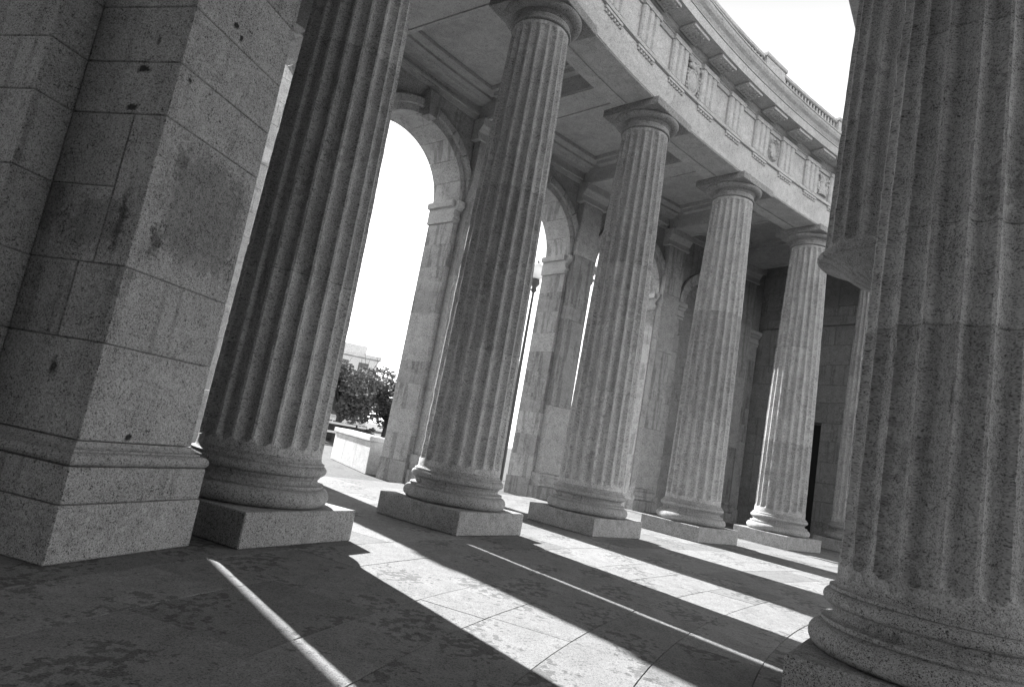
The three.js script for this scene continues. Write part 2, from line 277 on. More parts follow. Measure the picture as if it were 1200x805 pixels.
const neckG = seg_ => lathe([[0.2, ST], [RT + 0.002, ST], [RT + 0.03, ST + 0.01], ...arc(RT + 0.015, ST + 0.035, 0.025, 0.025, -1.2, 1.4, 5), [RT + 0.005, ST + 0.07], [RT + 0.005, ST + 0.16], [RT + 0.02, ST + 0.165], [RT + 0.02, ST + 0.18], [RT + 0.035, ST + 0.182], [RT + 0.035, ST + 0.198], [0.2, ST + 0.2]], seg_);
const echG = seg_ => lathe([[0.2, ST + 0.2], [RT + 0.05, ST + 0.2], [RT + 0.05, ST + 0.215], ...arc(RT + 0.05, 9.675, 0.165, 0.10, -Math.PI / 2, 0.05, 8), [RT + 0.19, 9.691], [0.2, 9.691]], seg_);
function addBase(t, s, r) {
  part('plinth', cbox(-0.905, 0.905, 0.004, 0.378, -0.905, 0.905, 0.012, [r(), r()]), pick(M.base, r), t);
  const b = part('base', lowTorusG(s), M.base[0], t); b.name = 'torus'; part('scotia', scotiaG(s), M.base[1], t); part('upper_torus', upTorusG(s), M.base[0], t);
}
function addCapital(t, s) { part('necking', neckG(s), M.base[0], t); part('echinus', echG(s), M.base[0], t); part('abacus', cbox(-0.775, 0.775, 9.693, 9.88, -0.775, 0.775, 0.01, [0.2, 0.7]), M.base[0], t); }
const ordinals = ['first', 'second', 'third', 'fourth', 'fifth', 'sixth'];
const colLabels = ['broad fluted stone column standing close beside the stepped corner pier', 'second fluted column from the corner pier, cracked mottled plinth, lit edge', 'third fluted column from the corner pier in the curved row', 'fourth fluted column from the corner pier with a sunlit rim', 'fifth fluted column from the corner pier beside the dark doorway', 'sixth fluted column of the curved row, mostly hidden behind the large shaded column'];
const nearDrums = [drum(SB, 3.05, { per: 10, step: 0.045, low: 1.03, seed: 1 }), drum(3.05, 6.03, { per: 10, step: 0.045, seed: 2 }), drum(6.03, ST, { per: 8, step: 0.12, top: 9.30, seed: 3 })];
const farDrums = [drum(SB, 3.05, { per: 6, step: 0.09, low: 1.03, seed: 4 }), drum(3.05, 6.03, { per: 6, step: 0.09, seed: 5 }), drum(6.03, ST, { per: 6, step: 0.12, top: 9.30, seed: 6 })];
{
  const make = (drums, s, seed) => { const r = rng(seed), t = thing('fluted_column', '', 'column', [0, 0, 0], 0, 'columns of the curved row'); addBase(t, s, r); drums.forEach((d, i) => part('drum', d, M.shaft[i % 3], t)); addCapital(t, s); return t; };
  let proto = null;
  for (let i = 0; i < 6; i++) {
    const { pos, turn } = frame(i - 2, 0, 0); let t;
    if (i === 0) t = make(nearDrums, 96, 3);
    else if (!proto) t = proto = make(farDrums, 64, 5);
    else { t = proto.clone(); t.name = numbered('fluted_column'); t.userData = { ...proto.userData }; scene.add(t); t.children.filter(c => c.name === 'drum').forEach((c, k) => { c.rotation.y = Math.PI / 10 * ((i * 7 + k * 3) % 20); c.material = M.shaft[(i + k) % 3]; }); }
    t.position.set(...pos); t.rotation.y = turn; t.userData.label = colLabels[i];
  }
}
// the large shaded column opposite the pier
{
  const r = rng(77), t = thing('fluted_column', 'large fluted column in deep shade, standing apart from the curved row', 'column', [3.66, 0, -5.37], 0.95);
  addBase(t, 128, r);
  [[SB, 3.0], [3.0, 3.83], [3.83, 5.58], [5.58, 7.6], [7.6, ST]].forEach(([a, b], i) => part('drum', drum(a, b, { per: 12, step: i < 4 ? 0.035 : 0.2, low: i === 0 ? 1.04 : undefined, top: i === 4 ? 9.33 : undefined, seed: 11 + i, wear: 1.4 }), M.shaft[(i + 1) % 3], t));
  addCapital(t, 64);
}

// ------------------------------------------------------------------ stepped corner pier
{
  const r = rng(19), t = thing('corner_pier', 'stepped stone corner pier of large weathered blocks with moulded base', 'pier', [-3.303, 0, -5.493], 1.292);
  const W = 1.302, D = 1.05, D2 = 6.0, X2 = -0.37;
  const cs = [0.95, 1.751, 2.412, 3.783, 4.287, 4.835, 5.5, 6.3, 7.1, 7.9, 8.9, 9.88], g = 0.002;
  for (let i = 0; i < cs.length - 1; i++) {
    const a = cs[i] + g, b = cs[i + 1] - g, m = () => pick(M.block, r);
    if (i === 1) { part('stone_block', cbox(0, W, a, b, -0.5, 0, 0.01, [r(), r()]), m(), t); part('stone_block', cbox(0, W, a, b, -D, -0.503, 0.01, [r(), r()]), m(), t); }
    else if (i === 2) { part('stone_block', cbox(0, W, a, b, -0.34, 0, 0.01), M.stained[0], t); part('stone_block', cbox(0.001, W, a, 3.098, -D, -0.343, 0.01), M.stained[0], t); part('stone_block', cbox(0.001, W, 3.102, b, -D, -0.343, 0.01, [r(), r()]), m(), t); }
    else part('stone_block', cbox(0, W, a, b, -D, 0, 0.01, i >= 3 && i <= 5 || i === 0 ? [0, 0] : [r(), r()]), i >= 3 && i <= 5 || i === 0 ? M.stained[1] : m(), t);
  }
  const c2 = [0.95, 1.751, 2.412, 3.1, 3.783, 4.287, 4.835, 5.5, 6.3, 7.1, 7.9, 8.9, 9.88];
  for (let i = 0; i < c2.length - 1; i++) part('stone_block', cbox(X2, W, c2[i] + g, c2[i + 1] - g, -D2, -D - 0.004, 0.01, [r(), r()]), pick(M.block, r), t);
  // moulded base: lower plinth, upper plinth, torus, cavetto, on an L-shaped outline
  const ring = (p, name, y0, y1, mat) => { part(name, cbox(-p, W + p, y0, y1, -D - 0.004 + p * 0, p, 0.012, [r(), r()]), mat, t); part(name, cbox(X2 - p, W + p, y0, y1, -D2, -D - 0.006 + p, 0.012, [r(), r()]), mat, t); };
  ring(0.142, 'plinth_block', 0.004, 0.456, M.block[0]); ring(0.13, 'plinth_block', 0.46, 0.755, M.block[1]);
  // torus moulding swept round the outline with mitred corners
  const prof = [[-0.05, 0.757], ...arc(0.085, 0.812, 0.055, 0.055, -Math.PI / 2, Math.PI / 2, 7), [0.07, 0.868], [0.07, 0.885], ...arc(0.07, 0.945, 0.066, 0.06, -Math.PI / 2, -Math.PI, 5).map(q => [q[0], q[1]]), [-0.05, 0.948]];
  const out = [[W, 0, 1, 1], [0, 0, -1, 1], [0, -D, -1, 1], [X2, -D, -1, 1], [X2, -D2, -1, 0]];
  const st = out.map(([x, z, nx, nz]) => ({ x, z, nx, nz })); st.unshift({ x: W, z: -0.9, nx: 1, nz: 0 });
  part('torus_moulding', sweep(prof, st), M.block[2], t);
}

// ------------------------------------------------------------------ curved entablature
const T0 = -3.1, T1 = 4.4;
{
  const r = rng(31), e = thing('curved_entablature', 'long curved stone entablature with triglyph frieze, deep cornice and parapet', 'entablature');
  const ment = () => pick(M.ent, r), g = 0.0006;
  for (let i = -3; i <= 4; i++) { // architrave blocks, jointed over the columns
    const a = Math.max(T0, i), b = Math.min(T1, i + 1); if (b <= a) continue;
    const blk = part('architrave_block', bent(crect(-0.45, 0.64, 9.882, 10.62, 0.008), a + g, b - g, [r(), r()]), ment(), e);
    // sunk soffit panel between the abaci: two raised fillets under the beam
    for (const [o0, o1] of [[0.42, 0.625], [-0.435, -0.1]]) part('soffit_fillet', bent(crect(o0, o1, 9.858, 9.8815, 0.006), a + 0.19, b - 0.19, [r(), r()]), blk.material, blk);
    part('taenia', bent([[0, 10.622], [0.64, 10.622], [0.7, 10.63], [0.7, 10.715], [0.69, 10.722], [0, 10.722]], a + g, b - g, [r(), r()]), ment(), e);
    part('inner_architrave', bent(crect(-0.5, -0.05, 10.624, 11.58, 0.008), a + g, b - g, [r(), r()]), ment(), e);
  }
  part('frieze_wall', bent([[0.02, 10.724], [0.55, 10.724], [0.55, 11.84], [0.02, 11.84]], T0, T1), M.ent[2], e);
  const third = 1 / 3;
  for (let k = Math.ceil(T0 * 3); k <= Math.floor(T1 * 3); k++) {
    const t = k * third, hw = 0.36 / CUR.s; const f = frame(t, 0, 0);
    // triglyph: three bars with glyph grooves between, cap band above
    const shape = [[-0.36, 0], [-0.36, 0.06], [-0.315, 0.105]]; const bar = 0.135, gr = 0.105; let x = -0.315;
    for (let b = 0; b < 3; b++) { shape.push([x, 0.105], [x + bar, 0.105]); if (b < 2) { shape.push([x + bar + gr / 2, 0.045], [x + bar + gr, 0.105]); } x += bar + gr; }
    shape.push([0.36, 0.06], [0.36, 0]);
    const xs = shape.filter((p, i) => !i || p[0] !== shape[i - 1][0] || p[1] !== shape[i - 1][1]);
    const sh = new THREE.Shape(xs.map(p => new THREE.Vector2(p[0], -p[1]))); const tg = new THREE.ExtrudeGeometry(sh, { depth: 0.86, bevelEnabled: false }).rotateX(-Math.PI / 2);
    const m = part('triglyph', metricUV(tg, 2, 2, r(), r()), M.ent[1], e, [f.pos[0] + Math.sin(f.turn) * 0.6, 10.724, f.pos[2] + Math.cos(f.turn) * 0.6], f.turn);
    part('triglyph_cap', cbox(-0.38, 0.38, 0.864, 0.99, -0.02, 0.125, 0.006), M.ent[0], m);
    part('regula', cbox(-0.36, 0.36, -0.166, -0.106, 0.0, 0.09, 0.005), M.ent[1], m);
    const gut = []; for (let q = 0; q < 6; q++) gut.push(new THREE.CylinderGeometry(0.03, 0.045, 0.07, 8).toNonIndexed().translate(-0.3 + q * 0.12, -0.202, 0.045)); part('guttae', metricUV(mergeGeometries(gut)), M.ent[1], m).userData.kind = 'stuff';
    // metope to the right of this triglyph
    const me = part('metope', bent(crect(0.5, 0.605, 10.726, 11.58, 0.004), t + hw + 0.002, t + third - hw - 0.002, [r(), r()], 12), ment(), e);
    part('metope_cap', bent(crect(0.5, 0.65, 11.584, 11.712, 0.006), t + hw + 0.004, t + third - hw - 0.004, [r(), r()], 12), M.ent[0], e);
    const c = frame(t + third / 2, 0.605, 11.15), orn = new THREE.Group();
    const place = geo => geo.rotateY(c.turn).translate(...c.pos);
    if (k === 3) { // laurel wreath with ribbon
      const G = [new THREE.TorusGeometry(0.26, 0.05, 10, 32).scale(0.85, 1.15, 1).toNonIndexed()]; for (let q = 0; q < 34; q++) { const a = q / 34 * 2 * Math.PI; G.push(new THREE.SphereGeometry(0.055, 6, 5).scale(1, 0.5, 0.9).rotateZ(a + 1.1 + (q % 2) * 0.9).translate(Math.cos(a) * 0.225, Math.sin(a) * 0.30, 0.03 + 0.02 * (q % 3)).toNonIndexed()); }
      part('wreath', place(metricUV(mergeGeometries(G))), M.ent[2], me);
    } else if (k === 0) { // oval shield with plumed crest
      const G = [new THREE.SphereGeometry(0.24, 20, 14).scale(0.85, 1.15, 0.35).translate(0, -0.1, 0.01).toNonIndexed(), new THREE.TorusGeometry(0.25, 0.035, 8, 28).scale(0.9, 1.2, 1).translate(0, -0.1, 0.03).toNonIndexed()]; for (let q = 0; q < 22; q++) G.push(new THREE.SphereGeometry(0.05 + 0.02 * r(), 7, 6).translate((r() - 0.5) * 0.55, 0.24 + r() * 0.14, 0.03 + 0.05 * r()).toNonIndexed());
      for (const s of [-1, 1]) for (let q = 0; q < 6; q++) G.push(new THREE.SphereGeometry(0.045, 6, 5).translate(s * (0.27 + 0.03 * Math.sin(q * 2)), -0.34 + q * 0.09, 0.04).toNonIndexed());
      part('shield_relief', place(metricUV(mergeGeometries(G))), M.ent[2], me);
    } else if (k === 5) { // trophy of arms
      const G = [new THREE.SphereGeometry(0.12, 14, 10).scale(0.9, 1.1, 0.6).translate(0, 0.2, 0.03).toNonIndexed(), new THREE.CylinderGeometry(0.13, 0.2, 0.4, 14).scale(1, 1, 0.45).translate(0, -0.1, 0.02).toNonIndexed()];
      for (const s of [-1, 1]) { G.push(new THREE.CylinderGeometry(0.025, 0.025, 0.8, 8).rotateZ(s * 0.6).translate(0, 0, 0.05).toNonIndexed(), new THREE.SphereGeometry(0.09, 10, 8).scale(1.2, 1.6, 0.4).translate(s * 0.24, -0.05, 0.03).toNonIndexed()); for (let q = 0; q < 7; q++) G.push(new THREE.SphereGeometry(0.05, 6, 5).translate(s * (0.1 + r() * 0.22), (r() - 0.3) * 0.6, 0.04).toNonIndexed()); }
      part('trophy_relief', place(metricUV(mergeGeometries(G))), M.ent[2], me);
    }
    // mutule under the corona
    const mu = part('mutule', cbox(-0.36, 0.36, 11.782, 11.868, 0.02, 0.42, 0.006), M.ent[1], e, [f.pos[0] + Math.sin(f.turn) * 0.76, 0, f.pos[2] + Math.cos(f.turn) * 0.76], f.turn);
    const dr = []; for (let q = 0; q < 6; q++) for (let w = 0; w < 3; w++) dr.push(new THREE.CylinderGeometry(0.026, 0.03, 0.03, 6).toNonIndexed().translate(-0.3 + q * 0.12, 11.767, 0.1 + w * 0.12)); part('mutule_drops', metricUV(mergeGeometries(dr)), M.ent[1], mu).userData.kind = 'stuff';
  }
  for (let i = Math.ceil(T0 * 2); i < T1 * 2; i++) { // cornice stones, two to a bay
    const a = Math.max(T0, i / 2), b = Math.min(T1, i / 2 + 0.5); if (b - a < 0.02) continue; const u = [r(), r()];
    part('bed_moulding', bent([[0.3, 11.716], [0.66, 11.716], [0.66, 11.75], [0.74, 11.79], [0.76, 11.868], [0.3, 11.868]], a + g, b - g, u), M.ent[1], e);
    part('corona', bent([[0.2, 11.872], [1.15, 11.872], [1.16, 11.85], [1.24, 11.85], [1.24, 12.09], [1.235, 12.095], [0.2, 12.095]], a + g, b - g, u), pick(M.ent, r), e);
    part('cyma', bent([[0.2, 12.098], [1.26, 12.098], [1.26, 12.125], [1.275, 12.15], [1.31, 12.2], [1.38, 12.25], [1.42, 12.31], [1.43, 12.37], [1.45, 12.375], [1.45, 12.41], [0.2, 12.44]], a + g, b - g, u), M.ent[2], e);
  }
  part('blocking_course', bent([[0.0, 12.444], [0.86, 12.43], [0.86, 12.72], [0.8, 12.76], [0.8, 12.95], [0.0, 12.95]], T0, T1), M.ent[1], e);
  for (let i = -3; i <= 4; i++) {
    const hw = 0.52 / CUR.s, f = frame(i, 0, 0);
    const p = part('parapet_pedestal', bent(crect(0.2, 0.84, 12.952, 13.40, 0.008), i - hw, i + hw, [r(), r()], 20), M.ent[0], e); part('pedestal_cap', bent([[0.16, 13.402], [0.86, 13.402], [0.88, 13.42], [0.88, 13.5], [0.16, 13.52]], i - hw - 0.012, i + hw + 0.012, [r(), r()], 20), M.ent[1], p);
    if (i < 4) {
      const a = i + hw + 0.014, b = i + 1 - hw - 0.014;
      part('parapet_rail', bent([[0.25, 13.32], [0.78, 13.32], [0.81, 13.34], [0.81, 13.42], [0.25, 13.435]], a, b, [r(), r()]), M.ent[1], e);
      const G = [], n = 18; for (let q = 0; q < n; q++) { const tt = a + (b - a) * (q + 0.5) / n, w = frame(tt, 0.69, 13.135); G.push(new THREE.BoxGeometry(0.07, 0.365, 0.14).rotateY(w.turn).translate(...w.pos).toNonIndexed()); if (q) { const v = frame(a + (b - a) * q / n, 0.69, 13.13); G.push(new THREE.BoxGeometry(0.09, 0.05, 0.12).rotateY(v.turn).translate(...v.pos).toNonIndexed()); } }
      part('parapet_grille', metricUV(mergeGeometries(G)), M.ent[1], e).userData.kind = 'stuff';
      part('parapet_backing', bent([[0.1, 12.952], [0.24, 12.952], [0.24, 13.5], [0.1, 13.5]], a, b), M.ent[2], e);
    }
  }
}

// ------------------------------------------------------------------ arcade wall behind the colonnade
const WF = -5.85, WB = -7.0, AR = 1.88;
// each arch: centre t, half width; the two at the ends are narrower
const ARCHES = { '-2': [-1.32, 1.61], '-1': [-0.476, 1.77], 0: [0.5, AR], 1: [1.525, 1.76], 2: [2.48, 1.15] };
const wallScale = t => { const a = P2(t - 0.02, WF), b = P2(t + 0.02, WF); return Math.hypot(a[0] - b[0], a[1] - b[1]) / 0.04; };
function bendLocal(geo, tc) { // x along the wall (m), y up, z offset -> bent on the curve
  const L = wallScale(tc), p = geo.attributes.position; for (let i = 0; i < p.count; i++) { const [x, z] = P2(tc + p.getX(i) / L, p.getZ(i)); p.setXYZ(i, x, p.getY(i), z); } geo.computeVertexNormals(); return geo;
}
{
  const r = rng(43), w = thing('arcade_wall', 'tall stone arcade wall with round arches, keystones and pilasters behind the columns', 'wall');
  const A0 = -3, A1 = 3.3;
  const edge = (i, s) => { const a = ARCHES[i]; return a[0] + s * a[1] / wallScale(a[0]); };
  for (let i = A0; i <= 3; i++) { // piers, course by course
    const l = ARCHES[i - 1] ? edge(i - 1, 1) : i - (i === A0 ? 0.3 : 0.5), rr = ARCHES[i] ? edge(i, -1) : i === 3 ? A1 : i + 0.5;
    const cs = [-0.06, 0.56, 1.3, 2.0, 2.75, 3.4, 4.15, 4.85, 5.5, 6.25, 6.95, 7.6];
    for (let k = 0; k < cs.length - 1; k++) part('stone_block', bent(crect(WB, WF + (k ? 0 : 0.05), cs[k] + 0.002, cs[k + 1] - 0.002, 0.008), l - (k ? 0 : 0.008), rr + (k ? 0 : 0.008), [r(), r()], 6), pick(M.jamb, r), w);
    const im = part('impost', bent([[WB, 7.602], [WF, 7.602], [WF, 7.7], [WF + 0.05, 7.71], [WF + 0.05, 7.8], [WF, 7.81], [WF, 7.95], [WF + 0.05, 7.97], [WF + 0.1, 8.05], [WF + 0.16, 8.09], [WF + 0.16, 8.24], [WB, 8.24]], l - 0.014, rr + 0.014, [r(), r()], 6), M.ent[2], w);
    part('impost_cap', bent([[WB + 0.01, 8.06], [WF - 0.01, 8.06], [WF - 0.01, 8.235], [WB + 0.01, 8.235]], l - 0.034, rr + 0.034, [r(), r()], 6), M.ent[2], im);
    // pilaster facing the column
    const L = wallScale(i), hw = (i === -1 ? 0.25 : 0.47) / L, pf = WF + 0.28;
    const pil = (name, prof, e, mat) => part(name, bent(prof, i - hw - e / L, i + hw + e / L, [r(), r()], 6), mat || pick(M.jamb, r), w);
    pil('pilaster_plinth', crect(WF, pf + 0.14, -0.06, 0.38, 0.01), 0.14); pil('pilaster_base', [[WF, 0.382], [pf + 0.09, 0.382], [pf + 0.13, 0.42], [pf + 0.13, 0.5], [pf + 0.08, 0.54], [pf + 0.05, 0.6], [pf + 0.05, 0.68], [pf + 0.08, 0.71], [pf + 0.08, 0.77], [pf + 0.04, 0.81], [WF, 0.81]], 0.09);
    [[0.813, 3.05], [3.05, 6.03], [6.03, 8.3], [8.3, 10.2]].forEach(([a, b]) => pil('pilaster_block', crect(WF + 0.002, pf, a + 0.002, b - 0.002, 0.008), 0));
    pil('pilaster_capital', [[WF, 10.202], [pf + 0.02, 10.202], [pf + 0.05, 10.22], [pf + 0.05, 10.27], [pf, 10.3], [pf, 10.44], [pf + 0.04, 10.47], [pf + 0.09, 10.56], [pf + 0.15, 10.62], [pf + 0.16, 10.64], [pf + 0.16, 10.86], [WF, 10.86]], 0.15, M.ent[2]);
  }
  part('stone_block', bent([[WB, 8.244], [WF, 8.244], [WF, 11.2], [WB, 11.2]], A0 - 0.3, -2.002), M.block[0], w);
  part('stone_block', bent([[WB, 8.244], [WF, 8.244], [WF, 11.2], [WB, 11.2]], 3.002, A1), M.block[1], w);
  for (let i = -2; i <= 2; i++) { // arches
    const [tc, ri] = ARCHES[i], L = wallScale(tc), xl = (i - tc) * L + 0.001, xr = (i + 1 - tc) * L - 0.001, NV = 9, ro = ri + 0.36;
    const sp = new THREE.Shape(); sp.moveTo(xl, 8.242); sp.lineTo(-ro, 8.242); sp.absarc(0, 8.242, ro, Math.PI, 0, true); sp.lineTo(xr, 8.242); sp.lineTo(xr, 11.2); sp.lineTo(xl, 11.2); sp.closePath();
    const sg = new THREE.ExtrudeGeometry(sp, { depth: WF - WB - 0.02, bevelEnabled: false, curveSegments: 40 }).translate(0, 0, WB + 0.01);
    const spn = part('spandrel', metricUV(bendLocal(sg, tc), 2, 2, r(), r()), pick(M.block, r), w);
    for (let k = 0; k < NV; k++) { // voussoirs line the soffit and stand proud as the archivolt
      const a0 = Math.PI * k / NV + 0.0025, a1 = Math.PI * (k + 1) / NV - 0.0025, s = new THREE.Shape(); s.absarc(0, 8.245, ri, a0, a1, false); s.absarc(0, 8.245, ro - 0.004, a1, a0, true); s.closePath();
      const v = part('voussoir', metricUV(bendLocal(new THREE.ExtrudeGeometry(s, { depth: WF - WB + 0.05, bevelEnabled: true, bevelSize: 0.004, bevelThickness: 0.004, bevelSegments: 1, bevelOffset: -0.004, curveSegments: 6 }).translate(0, 0, WB), tc), 2, 2, r(), r()), M.jamb[k % 2 ? 2 : 3], w);
      const s2 = new THREE.Shape(); s2.absarc(0, 8.245, ro - 0.17, a0, a1, false); s2.absarc(0, 8.245, ro + 0.06, a1, a0, true); s2.closePath();
      part('archivolt_moulding', metricUV(bendLocal(new THREE.ExtrudeGeometry(s2, { depth: 0.07, bevelEnabled: true, bevelSize: 0.02, bevelThickness: 0.03, bevelSegments: 2, bevelOffset: -0.02, curveSegments: 6 }).translate(0, 0, WF + 0.055), tc)), v.material, v);
    }
    const ks = new THREE.Shape([new THREE.Vector2(-0.15, 8.245 + ri - 0.03), new THREE.Vector2(0.15, 8.245 + ri - 0.03), new THREE.Vector2(0.25, Math.min(10.84, 8.245 + ro + 0.3)), new THREE.Vector2(-0.25, Math.min(10.84, 8.245 + ro + 0.3))]);
    part('keystone', metricUV(bendLocal(new THREE.ExtrudeGeometry(ks, { depth: 0.33, bevelEnabled: true, bevelSize: 0.015, bevelThickness: 0.015, bevelSegments: 1, bevelOffset: -0.015 }).translate(0, 0, WF - 0.02), tc)), M.block[1], w);
  }
  { const a = ARCHES[2], L = wallScale(a[0]), h = a[1] / L; for (let k = 0; k < 13; k++) part('infill_block', bent(crect(WB + 0.05, WF - 0.55, (k ? 0.004 : -0.06) + k * 0.74, 0.7436 + k * 0.74, 0.006), a[0] - h - 0.02, a[0] + h + 0.02, [r(), r()], 6), pick(M.block, r), w); }
  { const a = ARCHES[2], h = a[1] / wallScale(a[0]); part('rubble_core', bent([[WB + 0.2, -0.05], [WB + 0.4, -0.05], [WB + 0.4, 9.2], [WB + 0.2, 9.2]], a[0] - h - 0.015, a[0] + h + 0.015), M.mortar, w); }
  part('wall_top', bent([[WB, 11.205], [WF - 0.05, 11.205], [WF - 0.05, 12.44], [WB, 12.44]], A0 - 0.3, A1), M.block[0], w);
  for (let i = A0; i <= 3; i++) { // wall frieze and cornice, stone by stone
    const a = i === A0 ? i - 0.3 : i, b = Math.min(A1, i + 1);
    part('wall_frieze', bent([[WF + 0.002, 10.862], [WF + 0.06, 10.862], [WF + 0.06, 11.02], [WF + 0.1, 11.03], [WF + 0.1, 11.1], [WF + 0.06, 11.11], [WF + 0.06, 11.3], [WF + 0.002, 11.3]], a + 0.0005, b - 0.0005, [r(), r()]), M.ent[2], w);
    part('wall_cornice', bent([[WF, 11.302], [WF + 0.26, 11.302], [WF + 0.3, 11.33], [WF + 0.34, 11.4], [WF + 0.5, 11.42], [WF + 0.5, 11.5], [WF + 0.58, 11.52], [WF + 0.58, 11.6], [WF, 11.6]], a + 0.0005, b - 0.0005, [r(), r()]), M.ent[2], w);
  }
}
// ------------------------------------------------------------------ coffered ceiling between wall and columns
{
  const r = rng(59), c = thing('coffered_ceiling', 'stone coffered ceiling with cross beams between the columns and the arcade wall', 'ceiling');
  const A0 = -3.1, A1 = 3.3, CY = 11.62;
  for (let i = -3; i <= 3; i++) {
    const hw = 0.5 / CUR.s * 0.93, b = part('cross_beam', bent(crect(WF + 0.1, -0.505, 10.87, CY - 0.004, 0.008), i - hw, i + hw, [r(), r()], 20), M.ceil, c);
    for (const s of [-1, 1]) part('beam_fillet', bent(crect(WF + 0.3, -0.53, 10.835, 10.869, 0.005), i + s * hw * 0.94 - hw * 0.2 * (s > 0 ? 1 : 0), i + s * hw * 0.94 + hw * 0.2 * (s < 0 ? 1 : 0), [r(), r()], 40), M.ceil, b);
    if (i < 3) {
      const a0 = i + hw + 0.0006, a1 = i + 1 - hw - 0.0006;
      const p = part('coffer_panel', bent([[WF + 0.1, CY], [-0.05, CY], [-0.05, CY + 0.16], [WF + 0.1, CY + 0.16]], a0 - hw, a1 + hw, [r(), r()]), M.ceil, c);
      const fr = (o0, o1, y0, t0, t1) => part('coffer_moulding', bent(crect(o0, o1, y0, CY - 0.001, 0.01), t0, t1, [r(), r()], 12), M.ceil, p);
      fr(-0.78, -0.506, 11.35, a0 + 0.002, a1 - 0.002); fr(-0.9, -0.784, 11.48, a0 + 0.002, a1 - 0.002); fr(WF + 0.59, WF + 0.8, 11.5, a0 + 0.002, a1 - 0.002);
      for (const s of [0, 1]) { const q = s ? a1 : a0, d = s ? -1 : 1; fr(WF + 0.81, -0.91, 11.35, Math.min(q, q + d * 0.045), Math.max(q, q + d * 0.045)); fr(WF + 0.81, -0.91, 11.48, Math.min(q + d * 0.046, q + d * 0.07), Math.max(q + d * 0.046, q + d * 0.07)); }
    }
  }
  part('roof_slab', bent([[WB + 0.05, 12.0], [0.3, 12.0], [0.3, 12.3], [WB + 0.05, 12.3]], A0, T1), M.ceil, c);
}
// ------------------------------------------------------------------ end wall closing the passage, with doorway
{
  const r = rng(61), f = frame(3.32, 0, 0), w = thing('end_wall', 'dark coursed stone end wall with a tall narrow doorway closing the passage', 'wall', f.pos, f.turn);
  const cs = [-0.06, 0.75, 1.5, 2.2, 3.0, 3.8, 4.5, 5.3, 6.0, 6.8, 7.6, 8.4, 9.2, 10.0, 10.8, 11.98]; const D0 = -3.9, D1 = -2.5;
  for (let k = 0; k < cs.length - 1; k++) {
    const spans = cs[k + 1] <= 4.55 ? [[-6.9, -5.4], [-5.4, D0], [D1, -1.2], [-1.2, 0.4]] : (k % 2 ? [[-6.9, -5], [-5, -3.4], [-3.4, -1.6], [-1.6, 0.4]] : [[-6.9, -5.6], [-5.6, -4], [-4, -2.3], [-2.3, -0.9], [-0.9, 0.4]]);
    for (const [a, b] of spans) part('stone_block', cbox(0, 0.9, cs[k] + 0.003, cs[k + 1] - 0.003, a + 0.003, b - 0.003, 0.012, [r(), r()]), pick(M.block, r), w);
  }
  for (const [a, b, y] of [[-6.88, D0 - 0.02, -0.05], [D1 + 0.02, 0.38, -0.05], [D0 - 0.019, D1 + 0.019, 4.56]]) part('rubble_core', cbox(0.3, 0.62, y, 11.95, a, b, 0.002), M.mortar, w);
  part('door_leaf', cbox(0.64, 0.7, -0.05, 4.49, D0 + 0.005, D1 - 0.005, 0.004), M.dark, w); part('string_course', cbox(-0.12, -0.002, 8.4, 8.75, -5.5, 0.4, 0.015), M.block[1], w);
}
// ------------------------------------------------------------------ shaded portico over the viewer, carried by the large column
{
  const r = rng(67), p = thing('portico_roof', 'dark stone portico ceiling overhead and a fluted shaft on a corbel', 'roof', [4.6, 0, -10.18], 0.9465);
  // local +x runs away along the edge, +z to the right; the edge lies at z = 0
  part('architrave', cbox(-15, 0.95, 9.884, 10.7, 0, 0.9, 0.02, [r(), r()]), M.ent[2], p);
  part('ceiling_slab', cbox(-16, 0.95, 10.2, 10.68, 0.91, 4.6, 0.02, [r(), r()]), M.ceil, p); part('ceiling_slab', cbox(-9.49, -1.5, 10.2, 10.68, 4.61, 9.5, 0.02, [r(), r()]), M.ceil, p); part('ceiling_slab', cbox(-16, -8.6, 10.0, 10.68, -9, -0.01, 0.02, [r(), r()]), M.ceil, p); part('ceiling_slab', cbox(-8.59, -5.2, 10.0, 10.68, -2.6, -0.01, 0.02, [r(), r()]), M.ceil, p); part('ceiling_slab', cbox(-16, -9.5, 10.2, 10.68, 4.61, 12, 0.02, [r(), r()]), M.ceil, p);
  part('inner_beam', cbox(-15, 0.95, 9.884, 10.19, 1.5, 2.7, 0.02, [r(), r()]), M.ceil, p);
  const fr = p; fr.updateMatrixWorld(); const inv = fr.matrixWorld.clone().invert();
  const c = new THREE.Vector3(4.16, 0, -7.45).applyMatrix4(inv);
  part('corbel', lathe([[0.02, 4.02], [0.16, 4.04], [0.3, 4.1], [0.46, 4.21], [0.6, 4.3], [0.72, 4.32], ...arc(0.7, 4.365, 0.05, 0.045, -Math.PI / 2, Math.PI / 2, 6), [0.02, 4.415]], 48), M.base[1], p, [c.x, 0, c.z]);
  { const q = new THREE.Vector3(3.66, 0, -5.37).applyMatrix4(inv).sub(c), L = Math.hypot(q.x, q.z); part('bracket', cbox(0.2, L - 0.45, 4.1, 4.29, -0.16, 0.16, 0.02), M.base[1], p, [c.x, 0, c.z], Math.atan2(-q.z, q.x)); }
  const d = part('hanging_shaft', drum(4.42, 6.03, { per: 10, step: 0.05, low: 4.46, seed: 23, wear: 1.2 }), M.shaft[1], p, [c.x, 0, c.z]); part('hanging_shaft_drum', drum(6.03, 10.19, { per: 10, step: 0.1, seed: 24 }), M.shaft[2], d);
}
